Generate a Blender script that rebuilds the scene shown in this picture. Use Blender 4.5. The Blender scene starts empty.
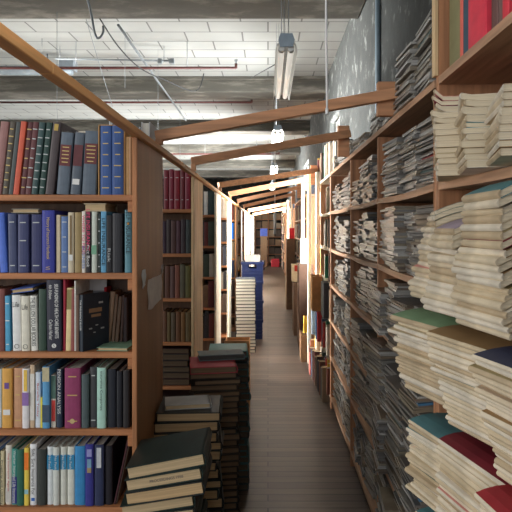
import bpy, math, random
from mathutils import Vector, Matrix
random.seed(7)
R = math.radians
COL = bpy.context.scene.collection
scene = bpy.context.scene

# ------------------------------------------------------------------ colours and materials
def lin(c):
    return tuple(((v/255)/12.92 if v/255 <= .04045 else ((v/255+.055)/1.055)**2.4) for v in c) + (1.0,)

MATS = {}
def mat(c, rough=.6, var=.12, scale=18, bump=0.0, metal=0.0, spec=.4, emit=None, es=0.0, stretch=None, objrand=0.0):
    key = (tuple(c), rough, var, scale, bump, metal, spec, emit, es, stretch, objrand)
    if key in MATS: return MATS[key]
    m = bpy.data.materials.new('surface'); m.use_nodes = True
    n = m.node_tree.nodes; l = m.node_tree.links
    b = n['Principled BSDF']
    b.inputs['Roughness'].default_value = rough
    b.inputs['Metallic'].default_value = metal
    b.inputs['Specular IOR Level'].default_value = spec
    tc = n.new('ShaderNodeTexCoord'); mp = n.new('ShaderNodeMapping')
    l.new(tc.outputs['Object'], mp.inputs['Vector'])
    if stretch: mp.inputs['Scale'].default_value = stretch
    nz = n.new('ShaderNodeTexNoise'); nz.inputs['Scale'].default_value = scale; nz.inputs['Detail'].default_value = 4
    l.new(mp.outputs['Vector'], nz.inputs['Vector'])
    base = lin(c)
    rp = n.new('ShaderNodeValToRGB')
    rp.color_ramp.elements[0].position = .3; rp.color_ramp.elements[1].position = .7
    rp.color_ramp.elements[0].color = tuple(max(0, v*(1-var)) for v in base[:3]) + (1,)
    rp.color_ramp.elements[1].color = tuple(min(1, v*(1+var)) for v in base[:3]) + (1,)
    l.new(nz.outputs['Fac'], rp.inputs['Fac'])
    l.new(rp.outputs['Color'], b.inputs['Base Color'])
    if bump:
        bp = n.new('ShaderNodeBump'); bp.inputs['Strength'].default_value = bump; bp.inputs['Distance'].default_value = .01
        l.new(nz.outputs['Fac'], bp.inputs['Height']); l.new(bp.outputs['Normal'], b.inputs['Normal'])
    if emit:
        b.inputs['Emission Color'].default_value = lin(emit); b.inputs['Emission Strength'].default_value = es
    MATS[key] = m
    return m

def wood(c, axis='x', var=.3, rough=.55, soft=False):
    s = {'x': (1.2, 22, 22), 'y': (22, 1.2, 22), 'z': (22, 22, 1.2)}[axis]
    if soft: s = tuple(v*.35 for v in s)
    return mat(c, rough=rough, var=var, scale=2.2, bump=.05 if soft else .12, stretch=s)

def paper_edges(c, axis='z'):
    # page block: fine layered lines across the block
    s = {'z': (3, 3, 260), 'x': (260, 3, 3), 'y': (3, 260, 3)}[axis]
    return mat(c, rough=.85, var=.22, scale=1.6, bump=.1, stretch=s, spec=.15)

def ceiling_mat():
    m = bpy.data.materials.new('ceiling_boards'); m.use_nodes = True
    n = m.node_tree.nodes; l = m.node_tree.links; b = n['Principled BSDF']
    b.inputs['Roughness'].default_value = .8
    tc = n.new('ShaderNodeTexCoord'); mp = n.new('ShaderNodeMapping')
    l.new(tc.outputs['Object'], mp.inputs['Vector'])
    br = n.new('ShaderNodeTexBrick'); br.inputs['Scale'].default_value = 1
    br.inputs['Brick Width'].default_value = .62; br.inputs['Row Height'].default_value = .3
    br.inputs['Mortar Size'].default_value = .009; br.inputs['Mortar Smooth'].default_value = .2
    br.offset = .45
    br.inputs['Color1'].default_value = lin((186, 189, 186)); br.inputs['Color2'].default_value = lin((176, 179, 176))
    br.inputs['Mortar'].default_value = lin((120, 122, 120))
    l.new(mp.outputs['Vector'], br.inputs['Vector'])
    nz = n.new('ShaderNodeTexNoise'); nz.inputs['Scale'].default_value = 1.6; nz.inputs['Detail'].default_value = 6
    l.new(tc.outputs['Object'], nz.inputs['Vector'])
    mx = n.new('ShaderNodeMixRGB'); mx.blend_type = 'MULTIPLY'; mx.inputs['Fac'].default_value = .35
    l.new(br.outputs['Color'], mx.inputs['Color1']); l.new(nz.outputs['Fac'], mx.inputs['Color2'])
    l.new(mx.outputs['Color'], b.inputs['Base Color'])
    return m

def floor_mat():
    m = bpy.data.materials.new('floor_planks'); m.use_nodes = True
    n = m.node_tree.nodes; l = m.node_tree.links; b = n['Principled BSDF']
    tc = n.new('ShaderNodeTexCoord')
    br = n.new('ShaderNodeTexBrick'); br.inputs['Scale'].default_value = 1
    br.inputs['Brick Width'].default_value = 2.3; br.inputs['Row Height'].default_value = .075
    br.inputs['Mortar Size'].default_value = .004; br.offset = .37; br.inputs['Bias'].default_value = -.1
    br.inputs['Color1'].default_value = lin((98, 83, 71)); br.inputs['Color2'].default_value = lin((70, 58, 50))
    br.inputs['Mortar'].default_value = lin((38, 31, 27))
    l.new(tc.outputs['Object'], br.inputs['Vector'])
    mp = n.new('ShaderNodeMapping'); mp.inputs['Scale'].default_value = (2, 30, 1)
    l.new(tc.outputs['Object'], mp.inputs['Vector'])
    nz = n.new('ShaderNodeTexNoise'); nz.inputs['Scale'].default_value = 2; nz.inputs['Detail'].default_value = 6
    l.new(mp.outputs['Vector'], nz.inputs['Vector'])
    mx = n.new('ShaderNodeMixRGB'); mx.blend_type = 'OVERLAY'; mx.inputs['Fac'].default_value = .55
    l.new(br.outputs['Color'], mx.inputs['Color1']); l.new(nz.outputs['Fac'], mx.inputs['Color2'])
    l.new(mx.outputs['Color'], b.inputs['Base Color'])
    b.inputs['Roughness'].default_value = .42
    bp = n.new('ShaderNodeBump'); bp.inputs['Strength'].default_value = .3; bp.inputs['Distance'].default_value = .006
    l.new(br.outputs['Fac'], bp.inputs['Height']); bp.invert = True
    l.new(bp.outputs['Normal'], b.inputs['Normal'])
    return m

def plaster_mat(dark, light, lo=.52, hi=.68, stretch=(1, 1, 1), scale=5):
    m = bpy.data.materials.new('worn_plaster'); m.use_nodes = True
    n = m.node_tree.nodes; l = m.node_tree.links; b = n['Principled BSDF']
    b.inputs['Roughness'].default_value = .85
    tc = n.new('ShaderNodeTexCoord'); mp = n.new('ShaderNodeMapping'); mp.inputs['Scale'].default_value = stretch
    mp.inputs['Rotation'].default_value = (R(35), 0, 0)
    l.new(tc.outputs['Object'], mp.inputs['Vector'])
    nz = n.new('ShaderNodeTexNoise'); nz.inputs['Scale'].default_value = scale; nz.inputs['Detail'].default_value = 8
    nz.inputs['Roughness'].default_value = .65
    l.new(mp.outputs['Vector'], nz.inputs['Vector'])
    rp = n.new('ShaderNodeValToRGB'); e = rp.color_ramp.elements
    e[0].position = lo - .25; e[0].color = tuple(v*.7 for v in lin(dark)[:3]) + (1,)
    e[1].position = hi; e[1].color = lin(light)
    k = e.new(lo); k.color = lin(dark)
    l.new(nz.outputs['Fac'], rp.inputs['Fac']); l.new(rp.outputs['Color'], b.inputs['Base Color'])
    bp = n.new('ShaderNodeBump'); bp.inputs['Strength'].default_value = .35; bp.inputs['Distance'].default_value = .02
    l.new(nz.outputs['Fac'], bp.inputs['Height']); l.new(bp.outputs['Normal'], b.inputs['Normal'])
    return m

W_SHELF = wood((176, 118, 78), 'x'); W_SHELFY = wood((186, 146, 116), 'y'); W_PANEL = wood((148, 104, 66), 'z', var=.16, soft=True)
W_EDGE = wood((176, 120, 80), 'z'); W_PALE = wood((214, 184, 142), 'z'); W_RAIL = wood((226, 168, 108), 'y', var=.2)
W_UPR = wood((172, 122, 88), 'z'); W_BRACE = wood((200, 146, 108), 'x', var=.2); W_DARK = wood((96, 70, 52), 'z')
W_LITWOOD = wood((238, 226, 204), 'z', var=.1)  # wood whitened in its colour to stand in for strong window light
STEEL = mat((226, 228, 228), rough=.25, var=.05, metal=.1, spec=.7)
GALV = mat((150, 156, 160), rough=.4, var=.1, metal=.4)
DKPIPE = mat((92, 52, 50), rough=.5, var=.15)
GREYPIPE = mat((120, 128, 132), rough=.5)
BLACKCABLE = mat((50, 52, 54), rough=.6)
PG_CREAM = paper_edges((206, 186, 152), 'x')
PG_WHITE = paper_edges((205, 200, 190), 'x')
PG_TAN = paper_edges((196, 166, 126), 'z')
PG_FLATC = paper_edges((196, 172, 136), 'z')
GOLD = mat((205, 178, 110), rough=.4, var=.05)
SILVER = mat((190, 195, 195), rough=.4, var=.05)
WHITE = mat((228, 228, 226), rough=.6, var=.03)
BLACK = mat((26, 26, 30), rough=.5)

# ------------------------------------------------------------------ mesh builder
class MB:
    def __init__(s): s.v = []; s.f = []; s.m = []; s.sm = []
    def face(s, idx, mi=0, smooth=False): s.f.append(idx); s.m.append(mi); s.sm.append(smooth)
    def box(s, x0, x1, y0, y1, z0, z1, mi=0, M=None):
        b = len(s.v)
        for p in ((x0,y0,z0),(x1,y0,z0),(x1,y1,z0),(x0,y1,z0),(x0,y0,z1),(x1,y0,z1),(x1,y1,z1),(x0,y1,z1)):
            s.v.append(tuple(M @ Vector(p)) if M else p)
        for q in ((0,3,2,1),(4,5,6,7),(0,1,5,4),(1,2,6,5),(2,3,7,6),(3,0,4,7)):
            s.face([b+i for i in q], mi)
        return s
    def bbox(s, x0, x1, y0, y1, z0, z1, bev=.003, mi=0, M=None):
        # box with chamfered edges, via bmesh
        import bmesh
        bm = bmesh.new(); bmesh.ops.create_cube(bm, size=1)
        for v in bm.verts:
            v.co = Vector(((x0+x1)/2 + v.co.x*(x1-x0), (y0+y1)/2 + v.co.y*(y1-y0), (z0+z1)/2 + v.co.z*(z1-z0)))
        bmesh.ops.bevel(bm, geom=bm.edges[:], offset=min(bev, .45*min(x1-x0, y1-y0, z1-z0)), segments=1, affect='EDGES')
        b = len(s.v); bm.verts.index_update()
        for v in bm.verts: s.v.append(tuple(M @ v.co) if M else tuple(v.co))
        for f in bm.faces: s.face([b+v.index for v in f.verts], mi)
        bm.free(); return s
    def extrude(s, pts, z0, z1, mi=0, f=lambda x, y, z: (x, y, z), caps=True):
        # closed outline pts (CCW) extruded along z, mapped by f
        b = len(s.v); k = len(pts)
        for z in (z0, z1):
            for (x, y) in pts: s.v.append(f(x, y, z))
        for i in range(k):
            j = (i+1) % k
            s.face([b+i, b+j, b+k+j, b+k+i], mi)
        if caps:
            s.face([b+i for i in reversed(range(k))], mi); s.face([b+k+i for i in range(k)], mi)
        return s
    def strip(s, outer, inner, z0, z1, mi=0, f=lambda x, y, z: (x, y, z)):
        # thin shell between two open polylines, extruded along z
        b = len(s.v); k = len(outer)
        for z in (z0, z1):
            for (x, y) in outer: s.v.append(f(x, y, z))
            for (x, y) in inner: s.v.append(f(x, y, z))
        O0, I0, O1, I1 = b, b+k, b+2*k, b+3*k
        for i in range(k-1):
            s.face([O0+i, O0+i+1, O1+i+1, O1+i], mi); s.face([I0+i+1, I0+i, I1+i, I1+i+1], mi)
            s.face([O1+i, O1+i+1, I1+i+1, I1+i], mi); s.face([O0+i+1, O0+i, I0+i, I0+i+1], mi)
        s.face([O0, O1, I1, I0], mi); s.face([O0+k-1, I0+k-1, I1+k-1, O1+k-1], mi)
        return s
    def tube(s, pts, r, n=8, mi=0):
        pts = [Vector(p) for p in pts]; b = len(s.v)
        for i, p in enumerate(pts):
            t = (pts[min(i+1, len(pts)-1)] - pts[max(i-1, 0)]).normalized()
            a = t.orthogonal().normalized() if i == 0 else (pa - t*pa.dot(t)).normalized()
            pa = a; c = t.cross(a)
            for k in range(n):
                q = p + (a*math.cos(2*math.pi*k/n) + c*math.sin(2*math.pi*k/n))*r
                s.v.append(tuple(q))
        for i in range(len(pts)-1):
            for k in range(n):
                j = (k+1) % n
                s.face([b+i*n+k, b+i*n+j, b+(i+1)*n+j, b+(i+1)*n+k], mi, True)
        s.face([b+k for k in reversed(range(n))], mi); s.face([b+(len(pts)-1)*n+k for k in range(n)], mi)
        return s
    def mesh(s, mats):
        me = bpy.data.meshes.new('mesh'); me.from_pydata(s.v, [], s.f)
        for m in (mats if isinstance(mats, (list, tuple)) else [mats]): me.materials.append(m)
        me.polygons.foreach_set('material_index', s.m); me.polygons.foreach_set('use_smooth', s.sm)
        me.update(); return me
    def build(s, name, mats, parent=None):
        return link(name, s.mesh(mats), parent)

def link(name, me, parent=None):
    o = bpy.data.objects.new(name, me); COL.objects.link(o)
    if parent: o.parent = parent
    return o
def tag(o, label=None, cat=None, group=None, kind=None):
    if label:
        o['label'] = label
        n = len(label.split())
        if not 4 <= n <= 16: print('LABEL LENGTH', n, label)
    if cat: o['category'] = cat
    if group: o['group'] = group
    if kind: o['kind'] = kind
    return o
def thing(name, label, cat, loc=(0, 0, 0), rot=(0, 0, 0), group=None):
    o = bpy.data.objects.new(name, None); COL.objects.link(o); o.empty_display_size = .1
    o.location = loc; o.rotation_euler = rot
    return tag(o, label, cat, group)
def struct(name, mb, m):
    return tag(mb.build(name, m), kind='structure')

ORD = ['', 'first', 'second', 'third', 'fourth', 'fifth', 'sixth', 'seventh', 'eighth', 'ninth', 'tenth']
def ordn(n):
    if n <= 10: return ORD[n]
    return f"{n}{'th' if 10 <= n % 100 <= 20 else {1:'st',2:'nd',3:'rd'}.get(n % 10, 'th')}"

# ------------------------------------------------------------------ text
def text_mesh(txt, m, height, width, f, bold=.0, narrow=None):
    c = bpy.data.curves.new('lettering', 'FONT'); c.body = txt; c.size = 1; c.offset = bold
    c.align_x = 'CENTER'; c.align_y = 'CENTER'
    o = bpy.data.objects.new('lettering', c); COL.objects.link(o)
    bpy.context.view_layer.update()
    me = bpy.data.meshes.new_from_object(o.evaluated_get(bpy.context.evaluated_depsgraph_get()))
    bpy.data.objects.remove(o)
    xs = [v.co.x for v in me.vertices]; ys = [v.co.y for v in me.vertices]
    sx = width/(max(xs)-min(xs)); sy = height/(max(ys)-min(ys)); cx = (max(xs)+min(xs))/2; cy = (max(ys)+min(ys))/2
    for v in me.vertices: v.co = Vector(f((v.co.x-cx)*sx, (v.co.y-cy)*sy))
    me.materials.clear(); me.materials.append(m)
    return me

# ------------------------------------------------------------------ upright book (spine faces local -Y)
def cover_lines(w, d, rnd, t=.0028):
    n = 6; o = [(-w/2, d)]; i = [(-w/2+t, d)]
    for k in range(n+1):
        a = math.pi + math.pi*k/n
        o.append((w/2*math.cos(a), rnd + rnd*math.sin(a)))
        i.append(((w/2-t)*math.cos(a), rnd + t*.6 + (rnd)*math.sin(a)))
    o.append((w/2, d)); i.append((w/2-t, d))
    return o, i

def book_parts(root, w, d, h, cm, pm, rnd=.004, hard=True):
    o, i = cover_lines(w, d, min(rnd, w*.4))
    c = MB().strip(o, i, 0, h).build('cover', cm, root)
    g = .004 if hard else .0008
    MB().box(-w/2+.0027, w/2-.0027, min(rnd, w*.4)+.004, d-g, g, h-g).build('page_block', pm, root)
    return c

def small_book(name, w, d, h, cm, pm):
    b = MB(); o, i = cover_lines(w, d, min(.004, w*.4))
    b.strip(o, i, 0, h, 0); b.box(-w/2+.0027, w/2-.0027, .008, d-.003, .003, h-.003, 1)
    return b.build(name, [cm, pm])

def patch(name, parent, x0, x1, z0, z1, m, y=-.0006):
    return MB().box(x0, x1, y, y+.003, z0, z1).build(name, m, parent)

def spine_text(parent, txt, zc, length, x, size, m, y=-.0012, bold=.0):
    me = text_mesh(txt, m, size, length, lambda a, b: (x+b, y, zc-a), bold)
    return link('spine_lettering', me, parent)
def level_text(parent, txt, zc, x, width, size, m, y=-.0012):
    me = text_mesh(txt, m, size, width, lambda a, b: (x+a, y, zc+b))
    return link('spine_lettering', me, parent)

def marks(parent, w, zs, m, frac=.62, th=.0035):
    for z in zs:
        f = frac*random.uniform(.7, 1.1)
        MB().box(-w/2*f, w/2*f, -.0008, .002, z-th/2, z+th/2).build('spine_band', m, parent)

# ================================================================== CAMERA
cam_d = bpy.data.cameras.new('camera'); cam = bpy.data.objects.new('camera', cam_d); COL.objects.link(cam)
cam.location = (0, 0, 1.5); cam.rotation_euler = (R(90), 0, 0)
cam_d.sensor_width = 36; cam_d.lens = 560/512*36
cam_d.shift_x = -12/512; cam_d.shift_y = -28/512; cam_d.clip_start = .05
scene.camera = cam

# ================================================================== ROOM SHELL
XW = .82; XL = -6.0; YB = -3.0; YF = 24.0; ZC = 3.6
struct('floor', MB().box(XL-.2, XW+.2, YB-.2, YF+.2, -.1, 0), floor_mat())
struct('ceiling', MB().box(XL-.2, XW+.2, YB-.2, YF+.2, ZC, ZC+.1), ceiling_mat())
def wall_y(x0, x1, openings, z0=0, z1=ZC):
    # wall running along y with window openings (ya, yb, za, zb)
    b = MB(); y = YB
    for (ya, yb, za, zb) in openings:
        b.box(x0, x1, y, ya, z0, z1); b.box(x0, x1, ya, yb, z0, za); b.box(x0, x1, ya, yb, zb, z1); y = yb
    b.box(x0, x1, y, YF, z0, z1); return b
RW = [(-1.9, .3, 2.15, 3.3), (6.42, 7.42, .9, 2.9), (11.3, 12.9, .9, 2.9), (15.6, 17.2, .9, 2.9)]  # first opening: unseen window added to light the rail and end panel
LW = [(-2.7, -.3, .9, 3.1), (5.58, 6.56, .9, 3.0), (10.2, 11.1, .9, 2.9), (13.2, 14.2, .9, 2.9), (19, 21, .9, 2.9)]  # first opening: unseen near window, placed as key for the left books
PLASTER = plaster_mat((64, 67, 66), (144, 147, 144), .56, .72, (1, 1, 1), 6)
struct('wall_right', wall_y(XW, XW+.2, RW), PLASTER)
struct('wall_left', wall_y(XL-.2, XL, LW), PLASTER)
struct('wall_far', MB().box(XL-.2, XW+.2, YF, YF+.2, 0, ZC), PLASTER)
bb = MB(); bb.box(XL-.2, -3.6, YB-.2, YB, 0, ZC); bb.box(.4, XW+.2, YB-.2, YB, 0, ZC)
bb.box(-3.6, .4, YB-.2, YB, 0, .9); bb.box(-3.6, .4, YB-.2, YB, 3.3, ZC)
struct('wall_back', bb, PLASTER)
CONC = plaster_mat((92, 90, 83), (146, 142, 132), .5, .7, (.5, 1, 3), 3)
for k, y0 in enumerate((-1.7, 1.45, 4.6, 7.79, 10.94, 14.09, 17.24, 20.4)):
    b = MB().bbox(XL, XW, y0, y0+.47, 3.39, ZC, .012)
    b.bbox(XL, XW, y0-.05, y0+.52, ZC-.045, ZC, .006)
    struct(f'trim_{k+1}', b, CONC)
# window frames (steel sash)
FR = mat((210, 212, 208), rough=.5)
wn = 0
GLASS = bpy.data.materials.new('window_glass'); GLASS.use_nodes = True
_n = GLASS.node_tree.nodes; _l = GLASS.node_tree.links
_t = _n.new('ShaderNodeBsdfTransparent'); _g = _n.new('ShaderNodeBsdfGlossy'); _g.inputs['Roughness'].default_value = .05
_m = _n.new('ShaderNodeMixShader'); _m.inputs['Fac'].default_value = .06
_l.new(_t.outputs[0], _m.inputs[1]); _l.new(_g.outputs[0], _m.inputs[2]); _l.new(_m.outputs[0], _n['Material Output'].inputs['Surface'])
for (side, ops) in ((XW+.08, RW), (XL-.12, LW)):
    for (ya, yb, za, zb) in ops:
        wn += 1
        b = MB(); t = .025
        nv = 3 if yb-ya < 1.3 else 4
        for k in range(nv+1):
            y = ya + (yb-ya-2*t)*k/nv; b.box(side, side+.04, y, y+2*t*.8, za, zb)
        for k in range(6):
            z = za + (zb-za-2*t)*k/5; b.box(side+.002, side+.038, ya, yb, z, z+2*t*.8)
        w = struct(f'window_{wn}', b, FR)
        MB().box(side+.018, side+.022, ya, yb, za, zb).build('window_glass', GLASS, w)

# ================================================================== LEFT STACKS (bookcases at right angles to the aisle)
SZ = [1.619, 1.339, 1.057, .780, .502, .224]      # shelf tops
PX = -.466                                         # aisle face of the end panels
def stack_case(y0, label, xl, panel_mat, front_mat, shelf_mat, detail, group):
    t = thing('bookcase', label, 'bookcase', (PX-.4, y0, 0), group=group)
    ox, oy = PX-.4, y0
    def bx(x0, x1, ya, yb, z0, z1, bev=.002): return MB().bbox(x0-ox, x1-ox, ya-oy, yb-oy, z0, z1, bev)
    bx(PX-.016, PX, y0, y0+.48, 0, 1.8225).build('end_panel', panel_mat, t)
    bx(PX-.0165, PX+.001, y0-.012, y0, 0, 1.8225).build('front_trim', front_mat, t)
    bx(xl, xl+.022, y0, y0+.48, 0, 1.8225).build('end_panel', panel_mat, t)
    for z in SZ:
        bx(xl+.022, PX-.016, y0, y0+.48, z-.022, z).build('shelf', shelf_mat, t)
        if detail:
            bx(PX-.036, PX-.0165, y0+.003, y0+.2, z-.062, z-.0225).build('cleat', shelf_mat, t)
    bx(xl+.022, PX-.016, y0, y0+.48, 0, .06).build('plinth', shelf_mat, t)
    bx(xl+.022, PX-.016, y0+.232, y0+.248, .06, 1.597).build('divider', W_DARK, t)
    return t
XLN = -1.55
stack_case(2.0, 'nearest wooden bookcase on the left, its shelves of books facing us', XLN, W_PANEL, W_EDGE, W_SHELF, True, None)
YS = 2.008      # spine plane of the near bookcase
S = 280.0
def px2x(px): return (px-268)/(S-2)

SHELFN = ['top', 'second', 'third', 'fourth', 'fifth']
BASEY = [194.6, 273.2, 352.2, 429.5, 507]
# (x0, x1 at the base, top y, colour, what, tilt degrees, extras)
G = 'gold'; SL = 'silver'; WH = 'white'
ROWS = [
 [  # top shelf
  (-14,-7,122,(96,70,60),'brown hardback',6.3,[]), (-7,1.5,122,(150,108,104),'faded pink hardback',6.3,[]),
  (1.8,8,122,(84,76,66),'dark olive brown hardback',6.3,[('m',G,9)]), (8,12.5,122,(76,82,82),'slate grey hardback',6.3,[]),
  (12.7,18.2,121.5,(206,92,66),'orange red hardback',6.3,[]), (18.4,24.5,122,(92,48,52),'maroon hardback with gold bands',6.3,[('m',G,7)]),
  (24.7,30.8,122,(98,52,54),'wine red hardback with pale bands',6.3,[('m',SL,7)]), (31,37.4,122.5,(52,78,78),'dark teal hardback with silver bands',6.3,[('m',SL,8)]),
  (37.6,44,122.5,(40,68,62),'dark green hardback with silver bands',6.3,[('m',SL,8)]), (44.3,53,122,(76,66,68),'charcoal hardback with small gold crest',6.3,[('p',(190,160,80),.88,.97,.5)]),
  (55.5,68,132.5,(92,104,118),'blue grey law volume, leftmost of the three',4.6,[('p',(104,48,50),.46,.80,.9),('m',G,0)]),
  (69.3,79.5,132.5,(84,94,106),'blue grey law volume with white sticker',4.6,[('p',(98,46,50),.46,.80,.9),('s',.16,.25)]),
  (81.3,95.5,131,(90,102,116),'blue grey law volume, rightmost of the three',3.2,[('p',(104,48,50),.48,.80,.9),('m',G,0)]),
  (99.8,111.6,125.5,(56,88,148),'blue hardback in tan slipcase, left one',0,[('m',G,6)]), (112,123.8,125.5,(52,82,140),'blue hardback in tan slipcase, right one',0,[('m',G,6)]),
  (125,128.8,136.5,(206,166,116),'tan paperbound book',0,[]), (129,132,136.8,(176,134,96),'thin brown book',0,[]),
 ],
 [
  (-22,-12,214,(60,70,120),'dull blue hardback',0,[]), (-12,0,214,(70,80,130),'slate blue hardback',0,[]),
  (.4,8,213.5,(78,112,206),'bright blue hardback',-3.5,[]), (8.6,17.4,214.5,(64,72,108),'dusty navy hardback',-1,[('m',SL,2)]),
  (17.9,29.4,215,(56,62,104),'glossy navy hardback with white dots',0,[('m',SL,3)]), (30,41.6,215,(50,54,98),'plain navy hardback with volume number',0,[('m',SL,2)]),
  (42,55,211,(52,58,150),'royal blue handbook with gilt lettering',0,[('t','History of Insurance Handbook',G,.55,.15,.016),('t','VI',G,.08,.012,.016)]),
  (55.6,60,215.5,(214,198,170),'cream thin book',0,[]), (60.3,67.8,217,(92,120,170),'slate blue paperback',0,[('m',SL,4)]),
  (68.2,74.4,213,(206,194,168),'off white book with brown stripe',0,[('p',(130,108,74),.2,.95,.35),('s',.2,.3)]), (74.8,81.8,213,(158,136,92),'khaki gold book',0,[]),
  (82.2,86,212,(222,216,206),'white book with pink and blue lettering',0,[('t','WHERE TO FIND','pink',.62,.14,.010),('t','BUSINESS','blue',.25,.08,.010)]),
  (86.2,91,212.3,(34,30,34),'black book with pink lettering',0,[('t','LIFE INSURANCE','pink',.7,.15,.014),('t','Fact Book',WH,.27,.08,.011)]),
  (91.2,97,212.3,(204,212,200),'pale green white book',0,[('p',(120,170,140),.3,.45,.95)]), (97.2,100.2,214,(48,60,58),'dark green thin book',0,[('m',SL,5)]),
  (100.4,106,212,(98,160,196),'sky blue book with dark lettering',0,[('t','LIFE INSURANCE','ink',.5,.17,.012)]),
  (106.3,112,216,(30,28,32),'black book',0,[('t','Risk',SL,.3,.05,.01)]), (112.4,122.6,214,(40,40,46),'black wide hardback',0,[]),
  (124.6,132,210.5,(90,138,152),'teal grey book with orange dot',0,[('t','SELF INSURANCE','ink',.66,.16,.016),('o',(226,160,60),.78,.004)]),
 ],
 [
  (-20,-10,291,(98,52,50),'brown red hardback',0,[]), (-9.7,-3.5,291,(110,60,56),'worn red hardback',0,[]), (-3.2,4.6,290,(126,74,68),'dull red hardback',0,[]),
  (5.2,10.2,297.2,(84,164,204),'turquoise slim book',-.6,[('m',WH,3)]), (12.2,21,296.4,(232,232,230),'white book with emblem, left of the pair',-1.2,[('lt','Life',.83,.018),('c',.05)]),
  (21.5,29.8,297.3,(226,222,206),'off white book with emblem, right of the pair',-.8,[('lt','Life',.80,.018),('c',.05)]),
  (30.2,37.4,297.2,(236,236,228),'white book titled in heavy black capitals',-1.6,[('t','THE BILLION DOLLAR BOOKIES','ink',.53,.175,.015)]),
  (37.8,46,290.5,(52,74,62),'dark green hardback',0,[]),
  (47,62,281,(46,46,62),'thick black book with large white lettering',-.6,[('t2','SELF-FUNDING OF HEALTH CARE BENEFITS','Carlton Harker'),('lg',0)]),
  (62.3,65,280.5,(168,44,66),'crimson red book',0,[]),
  (65.2,70.4,289.5,(234,212,160),'cream book with olive top band',1.2,[('p',(146,132,84),.66,.98,.98)]), (70.6,74,290.5,(150,84,78),'brick red slim book',0,[]),
  (74.2,76,282,(226,224,218),'tall white slim book',0,[]), (76.4,79.6,296,(112,88,74),'brown slim book',0,[]),
 ],
 [
  (-20,-9,371,(60,80,100),'dull blue hardback',0,[]), (-8.6,.9,371,(206,226,230),'pale cyan book',0,[]), (1.6,11.9,370,(222,168,86),'orange yellow book with purple square',0,[('p',(112,82,150),.66,.76,.45),('s',.22,.31)]),
  (12.3,21.8,370,(200,152,118),'tan hardback',0,[('m',G,3)]), (22.2,29.4,370,(232,228,230),'white book with yellow and purple patches',0,[('p',(236,196,90),.62,.98,.5),('p',(150,116,180),.38,.6,.95)]),
  (29.7,34.4,366.5,(206,180,150),'tan and white book',0,[('p',(226,222,214),.12,.86,.95)]), (34.7,40,374.2,(218,228,240),'pale blue white book with red lettering',0,[('t','Benefits Today','red',.5,.12,.008)]),
  (40.3,42.4,399,(240,218,80),'thin yellow booklet',0,[]), (42.6,50,368,(96,160,206),'blue picture book with beige top',0,[('p',(196,186,152),.76,.99,.98),('p',(70,88,110),.1,.38,.98)]),
  (50.4,55.4,377,(216,208,196),'grey book with red block',0,[('p',(80,110,100),.55,.99,.98),('p',(206,70,66),.12,.52,.8)]),
  (55.8,62,371,(46,58,78),'dark navy book with white lettering',0,[('t','PENSION ANALYSIS',WH,.62,.16,.011)]),
  (64.6,80.8,369.5,(146,62,102),'wide maroon hardback with gold circle',0,[('m',G,3),('o',(206,180,130),.12,.009)]), (81.2,88.8,376,(78,92,94),'grey green hardback',0,[]),
  (89.2,96.6,369,(66,66,70),'charcoal hardback',0,[('m',SL,2)]), (97,106,369,(176,216,202),'pale mint green book with black lettering',0,[('t','Insurance Companies','ink',.62,.14,.010)]),
  (106.5,115.6,371,(34,38,48),'black hardback, left of two',0,[]), (116,122.2,373,(28,30,38),'black hardback, right of two',0,[]), (122.6,129.5,372,(40,36,38),'dark brown black hardback',0,[]),
 ],
 [
  (-20,-10,450,(120,150,190),'pale blue book',0,[]), (-9,-.5,450,(90,120,170),'mid blue book',0,[]), (-.2,3.8,453,(222,210,170),'cream slim book',0,[('t','Property and Liability','ink',.42,.16,.008)]),
  (4.4,11,447.5,(226,220,208),'ivory white book',0,[('t','The Insurance Agent','red',.55,.14,.008),('p',(206,202,196),.04,.28,.9)]), (11.2,16.4,451,(70,150,140),'teal and indigo book',0,[('p',(58,60,130),.02,.5,.98),('t','Worker Injury',WH,.75,.09,.012),('t','and Life Insurance',WH,.28,.1,.012)]),
  (16.8,24,451,(50,104,88),'dark green wide book',0,[]), (24.4,29,449.5,(238,210,90),'yellow book with orange top',0,[('p',(240,130,50),.62,.92,.98),('p',(150,200,210),.2,.28,.9)]),
  (29.3,36.4,446,(236,238,240),'white book with tall black lettering',0,[('t','Safe, Sure Insurance For','ink',.55,.165,.013),('p',(60,110,190),.07,.12,.5)]), (36.8,46,451,(62,66,64),'black textured hardback',0,[]),
  (46.3,52.3,449,(226,232,234),'white volume with blue band, leftmost of four',0,[('p',(50,136,180),.61,.86,1.0),('t','No Fault',WH,.735,.05,.008)]), (52.8,59,449,(214,218,212),'white volume with blue band, second of four',0,[('p',(50,136,180),.61,.86,1.0),('t','No Fault',WH,.735,.05,.008)]),
  (59.4,66,449,(218,220,210),'white volume with blue band, third of four',0,[('p',(50,136,180),.61,.86,1.0),('t','No Fault',WH,.735,.05,.008)]), (66.5,74,449,(220,222,212),'white volume with blue band, rightmost of four',0,[('p',(50,136,180),.61,.86,1.0),('t','No Fault',WH,.735,.05,.008)]),
  (74.5,85,448,(62,140,196),'wide mid blue book',0,[]), (85.4,94,445.5,(58,58,140),'indigo book with small pictures',0,[('p',(150,150,206),.80,.92,.6),('p',(120,160,190),.62,.76,.5),('p',(170,150,110),.54,.62,.5)]),
  (94.4,104,446,(48,56,88),'dark blue book with white figure',0,[('p',(196,200,206),.62,.95,.5)]), (104.4,112,448,(32,30,38),'black book in the shade',0,[]),
 ],
]
INK = {G: GOLD, SL: SILVER, WH: WHITE, 'pink': mat((226, 76, 120)), 'blue': mat((60, 110, 180)), 'ink': mat((30, 34, 40)), 'red': mat((196, 60, 60))}
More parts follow.
